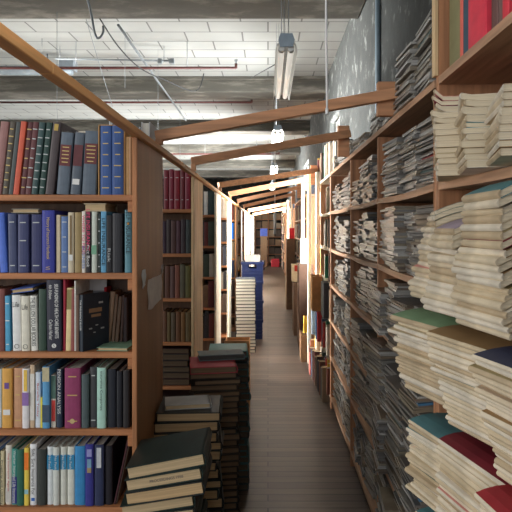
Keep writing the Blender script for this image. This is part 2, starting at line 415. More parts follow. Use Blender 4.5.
for r, row in enumerate(ROWS):
    zb = SZ[r]
    for k, (x0, x1, ty, c, what, tilt, ex) in enumerate(row):
        tl = R(tilt)
        w = (x1-x0)/(S-2) - .0007
        h = (BASEY[r]-ty)/(S-2)
        if tilt: w = w*math.cos(tl); h = h/math.cos(tl)
        h = min(h, .27)
        d = random.uniform(.15, .2) if r < 3 else random.uniform(.17, .21)
        pos = f'on the {SHELFN[r]} shelf, nearest bookcase'
        lab = f'{what} {pos}'
        root = thing('book', lab, 'book', (px2x((x0+x1)/2), YS + random.uniform(0, .012), zb + abs(math.sin(tl))*w/2 + .0006), (0, tl, 0),
                     'books in the nearest left bookcase')
        cm = mat(c, rough=.5, var=.1, scale=40)
        book_parts(root, w, d, h, cm, PG_WHITE if r > 2 else PG_CREAM, rnd=.005 if w > .02 else .002)
        for e in ex:
            if e[0] == 'm':
                n = e[2] or 5
                zs = [h*(.5+.4*(i/(n-1)*2-1)) if n > 1 else h*.5 for i in range(n)] if e[2] else [h*f for f in (.52, .58, .64, .7, .76)]
                if n in (2, 3) and e[2]: zs = [h*.12, h*.86, h*.55][:n]
                marks(root, w, zs, INK[e[1]], .6 if w > .025 else .75)
            elif e[0] == 'p':
                patch('spine_label', root, -w/2*e[4]*.96, w/2*e[4]*.96, h*e[2], h*e[3], mat(e[1], rough=.5, var=.12, scale=60), y=-.0005)
            elif e[0] == 's': patch('sticker', root, -w*.34, w*.34, h*e[1], h*e[2], WHITE, y=-.0009)
            elif e[0] == 't': spine_text(root, e[1], h*e[3], e[4]*1.0 if e[4] < h*.95 else h*.9, 0, min(e[5], w*.8), INK[e[2]])
            elif e[0] == 'lt': level_text(root, e[1], h*e[2], 0, w*.7, e[3], INK['ink'])
            elif e[0] == 'c':
                b = MB(); b.tube([(.008*math.cos(a*.5236), -.0008, h*.08+.008*math.sin(a*.5236)) for a in range(13)], .0009, 5); b.build('emblem', mat((120, 120, 118)), root)
            elif e[0] == 'o':
                b = MB(); b.extrude([(e[3]*math.cos(a*.5236), e[3]*math.sin(a*.5236)) for a in range(12)], -.0012, .002, f=lambda x, y, z, q=h*e[2]: (x, z, y+q)); b.build('spine_dot', mat(e[1]), root)
            elif e[0] == 't2':
                spine_text(root, e[1], h*.56, h*.76, w*.2, .013, WHITE, bold=.01); spine_text(root, e[2], h*.3, h*.28, -w*.2, .013, WHITE)
                spine_text(root, '4th Edition', h*.83, h*.2, -w*.2, .011, WHITE)
            elif e[0] == 'lg':
                b = MB(); b.extrude([(.008*math.cos(a*.5236), .008*math.sin(a*.5236)) for a in range(12)], -.001, .002, f=lambda x, y, z, q=h*.075: (x, z, y+q)); b.build('emblem', WHITE, root)
                level_text(root, 'S', h*.075, 0, .005, .01, INK['ink'], y=-.0016)

def flat_book(name, label, cat, loc, rz, a, b_, t, cm, pm, group=None, tiltx=0, tilty=0, spine='+x'):
    # a volume lying flat: a along x, b along y, thickness t, spine on +x
    root = thing(name, label, cat, loc, (tiltx, tilty, rz), group)
    ct = min(.004, t*.16)
    c = MB(); c.bbox(-a/2, a/2, -b_/2, b_/2, 0, ct, .001); c.bbox(-a/2, a/2, -b_/2, b_/2, t-ct, t, .001)
    if spine == '+x':
        o = [(a/2-.004, 0)] + [(a/2 + .006*math.sin(math.pi*k/6), t*k/6) for k in range(7)] + [(a/2-.004, t)]
        i = [(x-.003, z) for (x, z) in o]
        c.strip(o, i, -b_/2, b_/2, f=lambda x, y, z: (x, -z, y))
    else:
        c.bbox(-a/2, a/2, b_/2-.004, b_/2, ct, t-ct, .001)
    c.build('cover', cm, root)
    MB().box(-a/2+.005, a/2-.004 if spine == '+x' else a/2-.005, -b_/2+.005, b_/2-.005, ct, t-ct).build('page_block', pm, root)
    return root

# tan slipcase round the two blue volumes, white folder behind the law volumes
sc = thing('slipcase', 'tan cardboard slipcase holding two blue volumes on the top shelf', 'slipcase', (px2x(111.7), YS+.004, SZ[0]))
b = MB(); hw = .0445
b.box(-hw-.003, -hw, 0, .2, .0, .251); b.box(hw, hw+.002, 0, .2, 0, .251); b.box(-hw-.003, hw+.002, 0, .2, .2495, .252); b.box(-hw-.003, hw+.002, .2, .203, 0, .252)
b.build('sleeve', mat((196, 152, 98), rough=.7), sc)
fo = thing('folder', 'pale grey folder leaning behind the three blue grey law volumes', 'folder', (px2x(74), 2.215, SZ[0]), (0, R(4), 0))
MB().bbox(-.04, .04, 0, .003, 0, .242, .0008).build('front_sheet', mat((214, 216, 218)), fo)
MB().bbox(-.038, .05, .004, .007, 0, .225, .0008).build('back_sheet', mat((120, 176, 200)), fo)
# tall volumes on the far side of the same top shelf
for k, (x, w, c) in enumerate(((110, .012, (228, 230, 234)), (114.5, .013, (60, 84, 140)), (119, .012, (222, 226, 232)), (123.5, .014, (70, 96, 150)), (128.5, .02, (150, 156, 164)), (136, .026, (216, 218, 222)), (145, .034, (186, 188, 192)))):
    q = 2.46
    root = thing('book', f"{['white','blue','white','blue','grey','white','pale grey'][k]} tall volume, {ORD[k+1]} from the left, behind the sloping rail", 'book', ((x-268)/560*(q-.2), q, SZ[0]), (0, 0, math.pi), 'tall volumes on the far side of the nearest bookcase')
    book_parts(root, w, .19, .335 - .012*(k % 3) - .004*k, mat(c, rough=.5), PG_WHITE)
# things lying on top of the second-shelf books
flat_book('book', 'beige book lying flat on top of the second shelf books', 'book', (px2x(94), 2.10, SZ[1]+.2205), 0, .082, .15, .030, mat((196, 182, 152)), PG_FLATC, spine='b')
flat_book('book', 'pale grey book lying flat on the navy volumes', 'book', (px2x(20), 2.13, SZ[1]+.2155), .04, .1, .16, .016, mat((176, 172, 160)), PG_FLATC, spine='b')
flat_book('book', 'blue book lying across the white books, third shelf', 'book', (px2x(20), 2.10, SZ[2]+.2105), .1, .08, .17, .016, mat((84, 110, 190)), PG_FLATC, tilty=R(-7), spine='b')
# third shelf, right end: white board, black book showing its cover, brown books deep inside, green book lying flat
wb = thing('board', 'white card leaning behind the black book, third shelf', 'card', (px2x(84), 2.165, SZ[2]), (R(-2), 0, R(6)))
MB().bbox(-.036, .036, 0, .003, 0, .25, .0008).build('card', WHITE, wb)
MB().bbox(-.03, .03, -.001, .001, .185, .2, .0004).build('printed_line', mat((150, 152, 155)), wb)
bk = thing('book', 'black book turned to show its front cover, third shelf', 'book', (px2x(81.5), YS-.002, SZ[2]), (0, 0, R(-31)), 'books in the nearest left bookcase')
cm = mat((32, 44, 56), rough=.4, var=.15)
book_parts(bk, .018, .125, .203, cm, PG_CREAM, rnd=.003)
spine_text(bk, 'THE INSURANCE BUYER', .13, .11, 0, .008, WHITE)
fm = MB()
fm.box(.0088, .0098, .03, .09, .135, .15); fm.box(.0088, .0098, .04, .085, .118, .128); fm.build('cover_title', mat((150, 120, 90)), bk)
fm = MB()
for (y, z, s) in ((.03, .075, .007), (.06, .085, .006), (.085, .07, .008), (.05, .06, .005), (.075, .165, .01)): fm.box(.0088, .0098, y, y+s*2, z, z+s*.7)
fm.build('cover_print', mat((170, 175, 175)), bk)
rb = thing('book', 'scarlet slim book just behind the black cover, third shelf', 'book', (px2x(94.5), 2.145, SZ[2]), (0, 0, 0)); book_parts(rb, .009, .07, .215, mat((196, 40, 48)), PG_CREAM)
for k, (x0, x1, ty, c, tl) in enumerate(((98, 106, 288, (104, 80, 66), 3), (107, 112.5, 285, (150, 122, 98), 6), (113.5, 116.5, 288, (126, 102, 84), 5), (117, 120.5, 290, (118, 96, 80), 5), (122, 124.5, 289, (96, 76, 70), 3), (125.5, 129.5, 291, (70, 58, 60), 0))):
    w = (x1-x0)/270; root = thing('book', f'{["dark brown","pale tan","brown","mid brown","reddish brown","blackish"][k]} book standing deep inside the third shelf, {ordn(k+1)} of six', 'book', ((x0+x1)/2*.00385 - 1.032 + .0, 2.12, SZ[2]+.003), (0, R(tl), 0), 'brown books deep in the third shelf')
    book_parts(root, w, .1, (338-ty)/265, mat(c), PG_TAN)
flat_book('book', 'sage green book lying flat at the third shelf end', 'book', (px2x(113.5), 2.09, SZ[2]), R(-4), .115, .15, .012, mat((128, 166, 142), rough=.55), PG_FLATC, spine='b')
# bottom right: dark leaning folder
fd = thing('folder', 'dark maroon folder leaning against the end of the fifth shelf', 'folder', (px2x(113), 2.02, SZ[4]), (0, R(12), 0))
MB().bbox(0, .006, 0, .17, .002, .235, .001).build('cover', mat((74, 40, 46)), fd); MB().bbox(.007, .011, .003, .16, .004, .22, .001).build('sheet', mat((92, 80, 74)), fd)

# sixth shelf of the near bookcase lies below the frame: a few books only
for k in range(9):
    root = thing('book', f'dark book on the lowest shelf of the nearest bookcase, {ordn(k+1)} from the end panel', 'book', (PX-.06-k*.045, YS+.01, SZ[5]), (0, 0, 0), 'books on the lowest shelf')
    book_parts(root, .04, .18, .22, mat(random.choice([(60, 60, 70), (90, 60, 50), (50, 70, 60)])), PG_CREAM)

# notes pinned to the end panel
for (y0, y1, z0, z1, lab, c) in ((2.16, 2.44, 1.185, 1.30, 'larger crumpled white notice pinned on the bookcase end panel', (214, 208, 204)), (2.06, 2.12, 1.28, 1.345, 'small white tag on the bookcase end panel', (206, 210, 214)), (2.435, 2.47, 1.3, 1.34, 'tiny paper scrap at the panel back edge', (200, 198, 196))):
    b = MB(); n = 6; base = len(b.v)
    for i in range(n+1):
        for j in range(n+1):
            b.v.append((PX + .003 + .0025*math.sin(i*1.7+j*1.1), y0+(y1-y0)*i/n, z0+(z1-z0)*j/n - .008*math.sin(i*.9)*(j == 0)))
    for i in range(n):
        for j in range(n): b.face([i*(n+1)+j, (i+1)*(n+1)+j, (i+1)*(n+1)+j+1, i*(n+1)+j+1], 0, True)
    tag(b.build('paper_notice', mat(c, rough=.8)), lab, 'notice')

# ---- further stacks down the aisle
STK = [3.53, 5.06, 6.59, 8.12, 9.65, 11.18, 12.71, 14.24, 15.77, 17.3, 18.83]
for k, y0 in enumerate(STK):
    nm = f'wooden bookcase on the left, {ordn(k+2)} from the front, its end panel to the aisle'
    stack_case(y0, nm, -1.45, W_PALE if k < 1 else (W_LITWOOD if k < 3 or k > 5 else W_DARK), W_PALE if k < 1 else (W_LITWOOD if k < 3 or k > 5 else W_PANEL), W_SHELF, False, 'bookcases down the left of the aisle')  # light painted into the end wood: paler where it falls, darker between
def rnd_col(): return random.choice([(96, 44, 44), (56, 60, 72), (60, 72, 62), (120, 92, 70), (84, 66, 56), (150, 134, 110), (70, 84, 110), (180, 172, 160), (44, 44, 48), (110, 60, 50)])
CNAME = {(96,44,44):'dark red',(56,60,72):'slate',(60,72,62):'dark green',(120,92,70):'light brown',(84,66,56):'brown',(150,134,110):'tan',(70,84,110):'blue grey',(180,172,160):'off white',(44,44,48):'black',(110,60,50):'rust'}
# second stack: books one by one
S2 = [[((120, 28, 46), 'crimson', .034, .255)]*5, [((70, 62, 60), 'grey brown', .032, .22)]*6, [((104, 78, 62), 'brown', .03, .215)]*6, [((100, 70, 52), 'tawny', .028, .2)]*6]
for r, row in enumerate(S2):
    x = PX - .024
    for k, (c, cn, w, h) in enumerate(row):
        w2 = w*random.uniform(.85, 1.12); x -= w2 + .001
        c2 = tuple(min(255, int(v*random.uniform(.8, 1.2))) for v in c)
        root = thing('book', f'{cn} volume, {ordn(k+1)} from the pale post on the {SHELFN[r]} shelf, second bookcase', 'book', (x+w2/2, 3.545, SZ[r]), (0, 0, 0), 'volumes in the second left bookcase')
        book_parts(root, w2, .18, h*random.uniform(.92, 1.0), mat(c2, rough=.45 if r == 0 else .6), PG_CREAM, rnd=.006)
        if r == 0: marks(root, w2, [.06, .2], SILVER, .5)
z = SZ[4]
for (zz, n, sn) in ((SZ[4], 6, 'fifth'), (SZ[5], 5, 'lowest')):
    z = zz
    for k in range(n):
        t = random.uniform(.034, .042)
        flat_book('book', f'dark ledger lying flat, {ordn(k+1)} up on the {sn} shelf of the second bookcase', 'book', (PX-.15+random.uniform(-.01, .01), 3.66, z), 0, .22, .22, t, mat(random.choice([(48, 54, 56), (60, 40, 40), (40, 46, 44)]), rough=.35), paper_edges((92, 78, 64)), group='flat ledgers in the second bookcase', spine='b'); z += t+.0005
# third to fifth stacks: narrow slices of books
S3 = [None]
for si, y0 in ((1, 5.06), (2, 6.59), (3, 8.12)):
    for r in range(5):
        x = PX - .024
        for k in range((5, 3, 3)[si-1]):
            w = random.uniform(.035, .055); x -= w + .001
            c = rnd_col(); cn = CNAME[c]
            if si == 1 and r == 0: c, cn = ((34, 56, 60), 'dark teal') if k != 1 else ((206, 214, 216), 'white')
            if si == 3 and r == 1 and k < 2: c, cn = (50, 110, 200), 'bright blue'
            h = random.uniform(.2, .25)
            o = small_book('book', w, .19, h, mat(c, rough=.5), PG_WHITE)
            o.location = (x+w/2, y0+.012, SZ[r]); 
            tag(o, f'{cn} book, {ordn(k+1)} from the post on the {SHELFN[r]} shelf of the {ORD[si+2]} left bookcase', 'book', 'books in the third to fifth left bookcases')
# the rest further off as one mass
far = MB(); fm_ = [mat(c, rough=.6) for c in CNAME] + [PG_CREAM]
for y0 in STK[4:]:
    for r in range(6):
        x = PX - .024
        while x > -.72:
            w = random.uniform(.03, .055); x -= w
            far.box(x, x+w-.001, y0+.012, y0+.2, SZ[r], SZ[r]+random.uniform(.19, .25), random.randrange(len(fm_)))
tag(far.build('distant_left_books', fm_), 'rows of far off books filling the left bookcases beyond the blue crates', 'books', kind='stuff')

# tall books on top of stack 3 near the rail
for k, (y, w, c, cn, h) in enumerate(((5.2, .05, (44, 66, 72), 'dark teal', .12), (5.3, .04, (214, 220, 222), 'white', .1))):
    o = MB().bbox(-w/2, w/2, 0, .2, 0, h, .003).build('storage_box', mat(c)); o.location = (PX-.12-.09*k, y, 1.846)
    bpy.data.objects.remove(o)

RLX = -.477
# ================================================================== RAIL AND CROSS BRACES
tag(MB().bbox(RLX-.004, RLX+.028, -.6, 1.17, 1.823, 1.847, .002).build('wooden_rail', W_RAIL), 'near length of the light wooden rail slanting across the upper left', 'rail', 'lengths of the overhead wooden rail')
tag(MB().bbox(RLX-.004, RLX+.028, 1.172, 9.9, 1.823, 1.847, .002).build('wooden_rail', W_RAIL), 'long further length of the wooden rail along the bookcase tops', 'rail', 'lengths of the overhead wooden rail')
tag(MB().bbox(RLX-.004, RLX+.028, 9.902, 19.3, 1.823, 1.847, .002).build('wooden_rail', W_RAIL), 'farthest length of the wooden rail, over the distant left bookcases', 'rail', 'lengths of the overhead wooden rail')
def brace(y0, y1, zl, zr, th, label, block=True):
    t = thing('cross_brace', label, 'brace', (0, (y0+y1)/2, 0), group='wooden braces over the aisle'); oy = (y0+y1)/2
    a = Vector((PX-.002, y0-oy, zl)); c = Vector((.53, y1-oy, zr)); dr = (c-a); L = dr.length
    ang = math.atan2(dr.z, dr.x)
    M = Matrix.Translation(a) @ Matrix.Rotation(math.atan2(dr.y, dr.x), 4, 'Z') @ Matrix.Rotation(-math.asin(dr.z/L), 4, 'Y')
    MB().bbox(0, L, -.018, .018, -th/2, th/2, .002, M=M).build('beam', W_BRACE, t)
    if block:
        MB().bbox(.455, .53, y1-oy+.0185, y1-oy+.055, 1.9655, zr+.055, .002).build('bracket', W_BRACE, t)
    MB().bbox(PX-.002, PX+.026, y0-oy-.018, y0-oy+.018, 1.8475, max(1.8485, zl-.012), .002).build('packing_block', W_BRACE, t)
brace(2.34, 2.30, 1.882, 2.052, .044, 'nearest wooden brace, its squared block end by the grey wall')
brace(3.42, 3.62, 1.905, 2.11, .05, 'second wooden brace over the aisle, below the lit lamp')
brace(5.3, 6.0, 1.905, 2.12, .055, 'third wooden brace over the aisle from the front')
brace(6.7, 6.9, 1.905, 2.11, .06, 'fourth wooden brace over the aisle from the front')
brace(8.5, 8.7, 1.91, 2.14, .06, 'fifth wooden brace over the aisle from the front')
brace(10.6, 10.8, 1.91, 2.16, .06, 'sixth wooden brace over the aisle from the front')
brace(13.2, 13.4, 1.91, 2.1, .08, 'seventh wooden brace over the aisle from the front')
brace(17, 17.2, 1.91, 2.1, .08, 'farthest wooden brace, near the end bookcase')

# ================================================================== RIGHT SHELVING
RX = .52; RZ = [1.962, 1.640, 1.330, 1.035, .735, .435, .10]
def right_unit(label, ys, group=None, zs=RZ, tall=None, posts=None, sag=.008, upm=W_UPR, shm=W_SHELFY, top=1.96):
    oy = ys[0]
    t = thing('shelving_unit', label, 'shelving', (.67, oy, 0), group=group)
    for i, y in enumerate(ys):
        zt = tall if (tall and i in (len(ys)-1,)) else top-.03
        MB().bbox(RX-.67, XW-.005-.67, y-oy-.0125, y-oy+.0125, 0, zt, .002).build('upright', upm, t)
        if tall and i == len(ys)-1:
            MB().bbox(RX-.012-.67, RX-.67, y-oy-.0135, y-oy+.0135, 1.965, zt, .001).build('post_edge', W_PALE, t)
    for i in range(len(ys)-1):
        for z in zs:
            b = MB(); n = 8; ya, yb = ys[i]-oy+(.0127 if z < top-.005 else 0), ys[i+1]-oy-(.0127 if z < top-.005 else 0)
            if z >= top-.005 and tall and i == len(ys)-2: yb -= .0135
            base = len(b.v)
            for k in range(n+1):
                y = ya+(yb-ya)*k/n; s = sag*math.sin(math.pi*k/n) if z < 1.9 else 0
                for (x, zz) in ((RX-.67, z-.024), (RX-.67, z), (XW-.006-.67, z), (XW-.006-.67, z-.024)): b.v.append((x, y, zz-s))
            for k in range(n):
                q = base+4*k
                for a in range(4):
                    c = (a+1) % 4
                    b.face([q+a, q+c, q+4+c, q+4+a])
            b.face([base, base+3, base+2, base+1]); q = base+4*n; b.face([q, q+1, q+2, q+3])
            b.build('shelf', shm, t)
    return t
right_unit('near right shelving bay heaped with cream journals', [.45, 1.722], tall=2.75)
right_unit('long right shelving of grey magazines with three bays', [1.75, 2.657, 3.534, 4.652])
right_unit('sunlit right shelving of upright books beyond the magazines', [4.69, 5.55, 6.2], upm=W_UPR, shm=W_LITWOOD)  # shelves in whitened wood, painting in the bright light on their edges
right_unit('right shelving past the first bright window', [7.6, 8.9, 10.9], group='far right shelving')
right_unit('right shelving between the second and third bright windows', [13.2, 15.3], group='far right shelving')
right_unit('farthest right shelving, beside the end bookcase', [17.6, 19.6, 21.6], group='far right shelving')
# pale posts fronting the sunlit shelving, their wood whitened to look brightly lit
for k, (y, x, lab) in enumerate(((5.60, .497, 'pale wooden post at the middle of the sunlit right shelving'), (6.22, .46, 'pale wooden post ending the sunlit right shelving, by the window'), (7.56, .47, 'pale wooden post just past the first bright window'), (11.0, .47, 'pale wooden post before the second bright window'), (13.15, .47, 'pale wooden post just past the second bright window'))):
    tag(MB().bbox(x-.02, x+.018, y-.03, y+.03, 0, 2.15 if k else 2.06, .003).build('wooden_post', W_LITWOOD), lab, 'post', 'pale posts along the right')

# ---- journals (front end at local x=0, depth along +x)
def journal_mesh(L, W, t, sag, ov, curl=0, simple=False):
    n = 4 if simple else 8
    def dz(x): return -sag*max(0, 1-x/ov)**2 + curl*max(0, 1-x/(ov*.6))**2 if ov > 0 else 0
    xs = [L*(k/n)**1.2 for k in range(n+1)]
    ct = max(.0009, t*.09)
    top = [(x, t+dz(x)) for x in reversed(xs)]; bot = [(x, dz(x)) for x in xs]
    fr = [(-t*.32*math.sin(math.pi*k/5), t*(1-k/5)+dz(0)) for k in range(1, 5)]
    outer = top + fr + bot
    itop = [(max(x, ct), z-ct) for (x, z) in top]; ibot = [(max(x, ct), z+ct) for (x, z) in bot]
    ifr = [(-t*.32*math.sin(math.pi*k/5)+ct, min(max(t*(1-k/5), ct), t-ct)+dz(0)) for k in range(1, 5)]
    inner = itop + ifr + ibot
    fmap = lambda x, y, z: (x, -z, y)
    k1 = len(top); k2 = k1+len(fr)
    c = MB().strip(outer[:k1], inner[:k1], -W/2, W/2, 0, fmap).strip(outer[k2:], inner[k2:], -W/2, W/2, 0, fmap)
    sp = MB().extrude(outer[k1-1:k2+1], -W/2, W/2, 0, fmap)
    p = MB(); e = .0025; b = len(p.v)
    xs2 = [min(x, L-e) for x in xs]
    for x in xs2:
        for (y, z) in ((-W/2+e*.4, ct), (W/2-e, ct), (W/2-e, t-ct), (-W/2+e*.4, t-ct)): p.v.append((x, y, z+dz(x)))
    for k in range(n):
        for a in range(4):
            d = (a+1) % 4; p.face([b+4*k+a, b+4*k+d, b+4*k+4+d, b+4*k+4+a])
    p.face([b+3, b+2, b+1, b]); q = b+4*n; p.face([q, q+1, q+2, q+3])
    return c, p, sp

JC = [((214, 198, 170), 'cream'), ((222, 209, 186), 'pale cream'), ((202, 184, 154), 'buff'), ((190, 170, 140), 'tan'), ((218, 208, 190), 'ivory')]
JTOP = {'green': (132, 166, 128), 'blue': (70, 104, 134), 'brown': (156, 124, 84), 'navy': (64, 68, 92), 'maroon': (122, 36, 48), 'red': (168, 46, 56), 'lilac': (176, 160, 176), 'salmon': (206, 140, 130), 'grey green': (128, 136, 122), 'teal': (84, 134, 140), 'olive': (160, 142, 100)}
JPAGE = mat((212, 198, 172), rough=.9, var=.25, scale=2, bump=.08, stretch=(6, 6, 320), spec=.1)
jp_n = 0
def pile(y, zb, H, L, W, xf, rz, sag, ov, desc, shelf, tops=(), t=(.011, .017), jit=.008, lean=0, name='journal', curl_top=0, rz2=None):
    z = zb + .0008; items = []
    while z < zb + H:
        th = random.uniform(*t); items.append((z, th)); z += th + .0008
    N = len(items)
    for k, (z, th) in enumerate(items):
        frac = k/max(1, N-1)
        c, cn = random.choice(JC)
        fromtop = N-1-k; col = False
        if fromtop < len(tops) and tops[fromtop]: cn = tops[fromtop]; c = JTOP[cn]; col = True
        elif random.random() < .14: cn = random.choice(['maroon', 'teal', 'salmon', 'olive', 'grey green', 'brown']); c = JTOP[cn]; col = True
        rzz = rz if rz2 is None else rz + (rz2-rz)*frac
        lab = f'{cn} journal, {ordn(k+1)} up in the {desc} pile on the {shelf} near right shelf'
        root = thing(name, lab, 'journal', (xf + lean*frac + random.uniform(-jit, jit), y + random.uniform(-jit, jit)*.7, z), (0, 0, rzz + R(random.uniform(-2.5, 2.5))), 'journals in the near right bay')
        cb, pb, sb = journal_mesh(L*random.uniform(.97, 1.03), W*random.uniform(.96, 1.04), th, sag, ov, curl_top*max(0, 1-fromtop/5))
        cb.build('cover', mat(c, rough=.6, var=.16, scale=12), root); pb.build('page_block', JPAGE, root)
        sb.build('spine', mat(random.choice(JC)[0], rough=.65, var=.18, scale=14), root)
Z1, Z2, Z3, Z4 = RZ[1]-.006, RZ[2]-.006, RZ[3]-.006, RZ[4]-.006
pile(1.545, Z1, .205, .26, .19, .462, R(-16), .0, .05, 'far', 'upper', ('salmon', 'maroon'), curl_top=.022, rz2=R(-19))
pile(1.345, Z1, .165, .27, .18, .462, R(-15), .0, .05, 'middle', 'upper', (), curl_top=.006)
pile(1.13, Z1, .125, .27, .19, .455, R(-14), .0, .05, 'near', 'upper', ())
pile(1.59, Z2, .245, .27, .19, .445, R(14), .03, .12, 'far', 'second', ('grey green', 'grey green'), rz2=R(-12), lean=.02, t=(.012, .018))
pile(1.36, Z2, .20, .27, .19, .425, R(14), .034, .13, 'middle', 'second', ('lilac',), rz2=R(-2), t=(.012, .018))
pile(1.13, Z2, .265, .27, .19, .425, R(12), .034, .13, 'near', 'second', ('teal',), rz2=R(0), t=(.011, .017))
pile(1.585, Z3, .215, .24, .27, .46, R(19), .016, .12, 'far', 'third', ('green', 'green'), jit=.015, t=(.009, .016), rz2=R(17), lean=-.04)
pile(1.255, Z3, .225, .24, .26, .485, R(17), .012, .1, 'middle', 'third', ('brown', 'blue'), t=(.008, .014), lean=-.055)
pile(.97, Z3, .235, .24, .25, .48, R(13), .012, .1, 'near', 'third', ('navy',), t=(.008, .013), lean=-.055)
pile(1.555, Z4, .20, .25, .27, .465, R(17), .012, .08, 'far', 'fourth', ('teal', 'red', 'teal'), t=(.009, .015))
pile(1.30, Z4, .235, .25, .26, .465, R(13), .012, .06, 'middle', 'fourth', ('maroon', None, None), t=(.009, .014))
pile(1.015, Z4, .235, .25, .25, .45, R(10), .012, .06, 'near', 'fourth', ('red', None), t=(.009, .014))
pile(1.555, RZ[5]-.006, .22, .25, .27, .48, R(14), .008, .06, 'far', 'fifth', ('teal',))

# upright books on the top shelf of the near bay
UP = [(1.647, .097, .30, (136, 132, 96), 'olive green'), (1.586, .022, .29, (226, 110, 96), 'salmon pink'), (1.541, .063, .28, (64, 92, 110), 'dark blue'),
      (1.443, .13, .33, (226, 64, 84), 'coral red'), (1.354, .04, .28, (112, 80, 76), 'dull brown'), (1.31, .042, .28, (124, 96, 92), 'mauve brown'), (1.268, .036, .3, (220, 62, 76), 'bright red'), (1.23, .036, .28, (90, 96, 92), 'grey')]
for k, (y, w, h, c, cn) in enumerate(UP):
    root = thing('book', f'{cn} tall book standing on the top shelf of the near right bay', 'book', (.545 if cn not in ('coral red', 'bright red') else .535, y, RZ[0]+(0 if cn != 'coral red' else .0)), (0, 0, R(-90)), 'upright books at the top right')
    book_parts(root, w-.002, .2, h*1.0, mat(c, rough=.55), PG_CREAM)

# ---- grey sleeved magazines in the three bays
MC = [((118, 115, 110), 'grey'), ((138, 135, 130), 'pale grey'), ((98, 94, 90), 'dark grey'), ((116, 102, 86), 'brownish'), ((158, 156, 152), 'silvery'), ((108, 106, 104), 'mid grey'), ((128, 118, 102), 'dun'), ((96, 84, 74), 'brown')]
RARE = [((62, 110, 146), 'blue'), ((150, 40, 48), 'red'), ((60, 84, 84), 'dark teal')]
MVAR = {}
def mag_mesh(key, L, W, t):
    ci, v = key
    if key in MVAR: return MVAR[key]
    c = (MC+RARE)[ci][0]
    rr = random.Random(v*31+ci)
    b = MB(); n = 5; base = 0
    amp = rr.uniform(-.004, .004)
    rows = []
    for k in range(n+1):
        x = L*k/n; s = amp*math.sin(math.pi*k/n) - rr.uniform(0, .001) - (.004 if k == 0 else 0)
        for (y, z) in ((-W/2, 0), (W/2, 0), (W/2, t), (-W/2, t)): b.v.append((x, y, z+s))
    for k in range(n):
        for a in range(4):
            d = (a+1) % 4; b.face([4*k+a, 4*k+d, 4*k+4+d, 4*k+4+a], 1 if a in (1, 3) else 0)
    b.face([3, 2, 1, 0], 1); q = 4*n; b.face([q, q+1, q+2, q+3], 1)
    cov = mat(tuple(int(x*.85) for x in c), rough=.3, var=.35, scale=9, spec=.6)
    edge = mat(tuple(min(255, int(x*1.0)) for x in c), rough=.3, var=.45, scale=1.4, stretch=(8, 8, 300), bump=.2, spec=.7)
    MVAR[key] = b.mesh([cov, edge]); return MVAR[key]
mags = []      # (distance, place)
BAYS = [('first', 1.75, 2.657), ('second', 2.657, 3.534), ('third', 3.534, 4.652)]
for bi, (bn, ya, yb) in enumerate(BAYS):
    npile = 4 if bi < 2 else 5
    for r in range(7):
        top = 0.22 if r == 0 else (RZ[r-1]-.036-RZ[r])
        for p in range(npile):
            yc = ya + .02 + (yb-ya-.04)*(p+.5)/npile
            W = (yb-ya-.05)/npile*.95
            full = random.uniform(.62, .97)
            if r == 1: full = random.uniform(.5, .85)
            if r == 0: full = ((1.1, .95, .6, .5)[p] if bi == 0 else random.uniform(.25, .5))
            H = top*full
            # a shelf dips between its uprights
            u = (yc-ya)/(yb-ya); zb = RZ[r] - (.008*math.sin(math.pi*u) if r else 0) + .004
            over = random.uniform(-.012, .02) if (r < 3 and bi == 0) else (random.uniform(-.05, -.005) if bi == 0 else random.uniform(.012, .035))
            xf = RX + over; rz = R(random.uniform(-5, 5))
            z = zb; k = 0
            while z < zb + H:
                t = random.uniform(.006, .011) if bi < 1 else random.uniform(.008, .013)
                k += 1
                mags.append((yc, bn, r, p, k, xf + random.uniform(-.012, .012), yc + random.uniform(-.006, .006), z, t, rz + R(random.uniform(-3, 3)), W))
                z += t + .0006
mags.sort(key=lambda m: m[0])
RNAME = ['topmost', 'second', 'third', 'fourth', 'fifth', 'sixth', 'lowest']
PN = ['nearest', 'second', 'third', 'fourth', 'farthest']
rest = MB(); restm = [mat(c, rough=.3, var=.35, scale=9, spec=.6) for c, _ in MC] + [mat(c, rough=.3, var=.45, scale=1.4, stretch=(8, 8, 300), bump=.2, spec=.7) for c, _ in MC]
L0, W0, T0 = .235, .2, .01
vis = [m for m in mags if not (m[1] == 'first' and m[2] >= 5)]
print('magazines', len(mags))
cnt = 0
for m in mags:
    yc, bn, r, p, k, x, y, z, t, rz, W = m
    ci = random.randrange(len(MC))
    if r == 0: ci = random.choice([1, 4, 0, 6, 4])
    if random.random() < .025: ci = len(MC) + random.randrange(3)
    if cnt < 300 and not (bn == 'first' and r == 6):
        cnt += 1
        cn = (MC+RARE)[ci][1]
        o = link('magazine', mag_mesh((ci, random.randrange(3)), L0, W0, T0))
        o.location = (x, y, z); o.rotation_euler = (0, 0, rz); o.scale = (random.uniform(.94, 1.04), W/W0, t/T0)
        tag(o, f'{cn} magazine, {ordn(k)} up the {PN[p]} pile, {RNAME[r]} shelf of the {bn} magazine bay', 'magazine', 'sleeved magazines on the right shelving')
    else:
        ci = ci % len(MC)
        M = Matrix.Translation((x, y, z)) @ Matrix.Rotation(rz, 4, 'Z')
        n0 = len(rest.f); rest.box(0, L0, -W/2, W/2, 0, t, ci, M)
        for q in range(n0, len(rest.f)):
            if q-n0 in (2, 3, 4, 5): rest.m[q] = ci+len(MC)
tag(rest.build('distant_magazines', restm), 'mass of further grey magazines filling the farther right bays', 'magazines', kind='stuff')

# pale journals heaped on top of the magazine shelving beside the near bay post
z = RZ[0]+.24
TOPP = [((128, 128, 120), 'grey white'), ((150, 150, 142), 'silver grey'), ((170, 168, 158), 'pale'), ((120, 118, 112), 'dusty grey')]

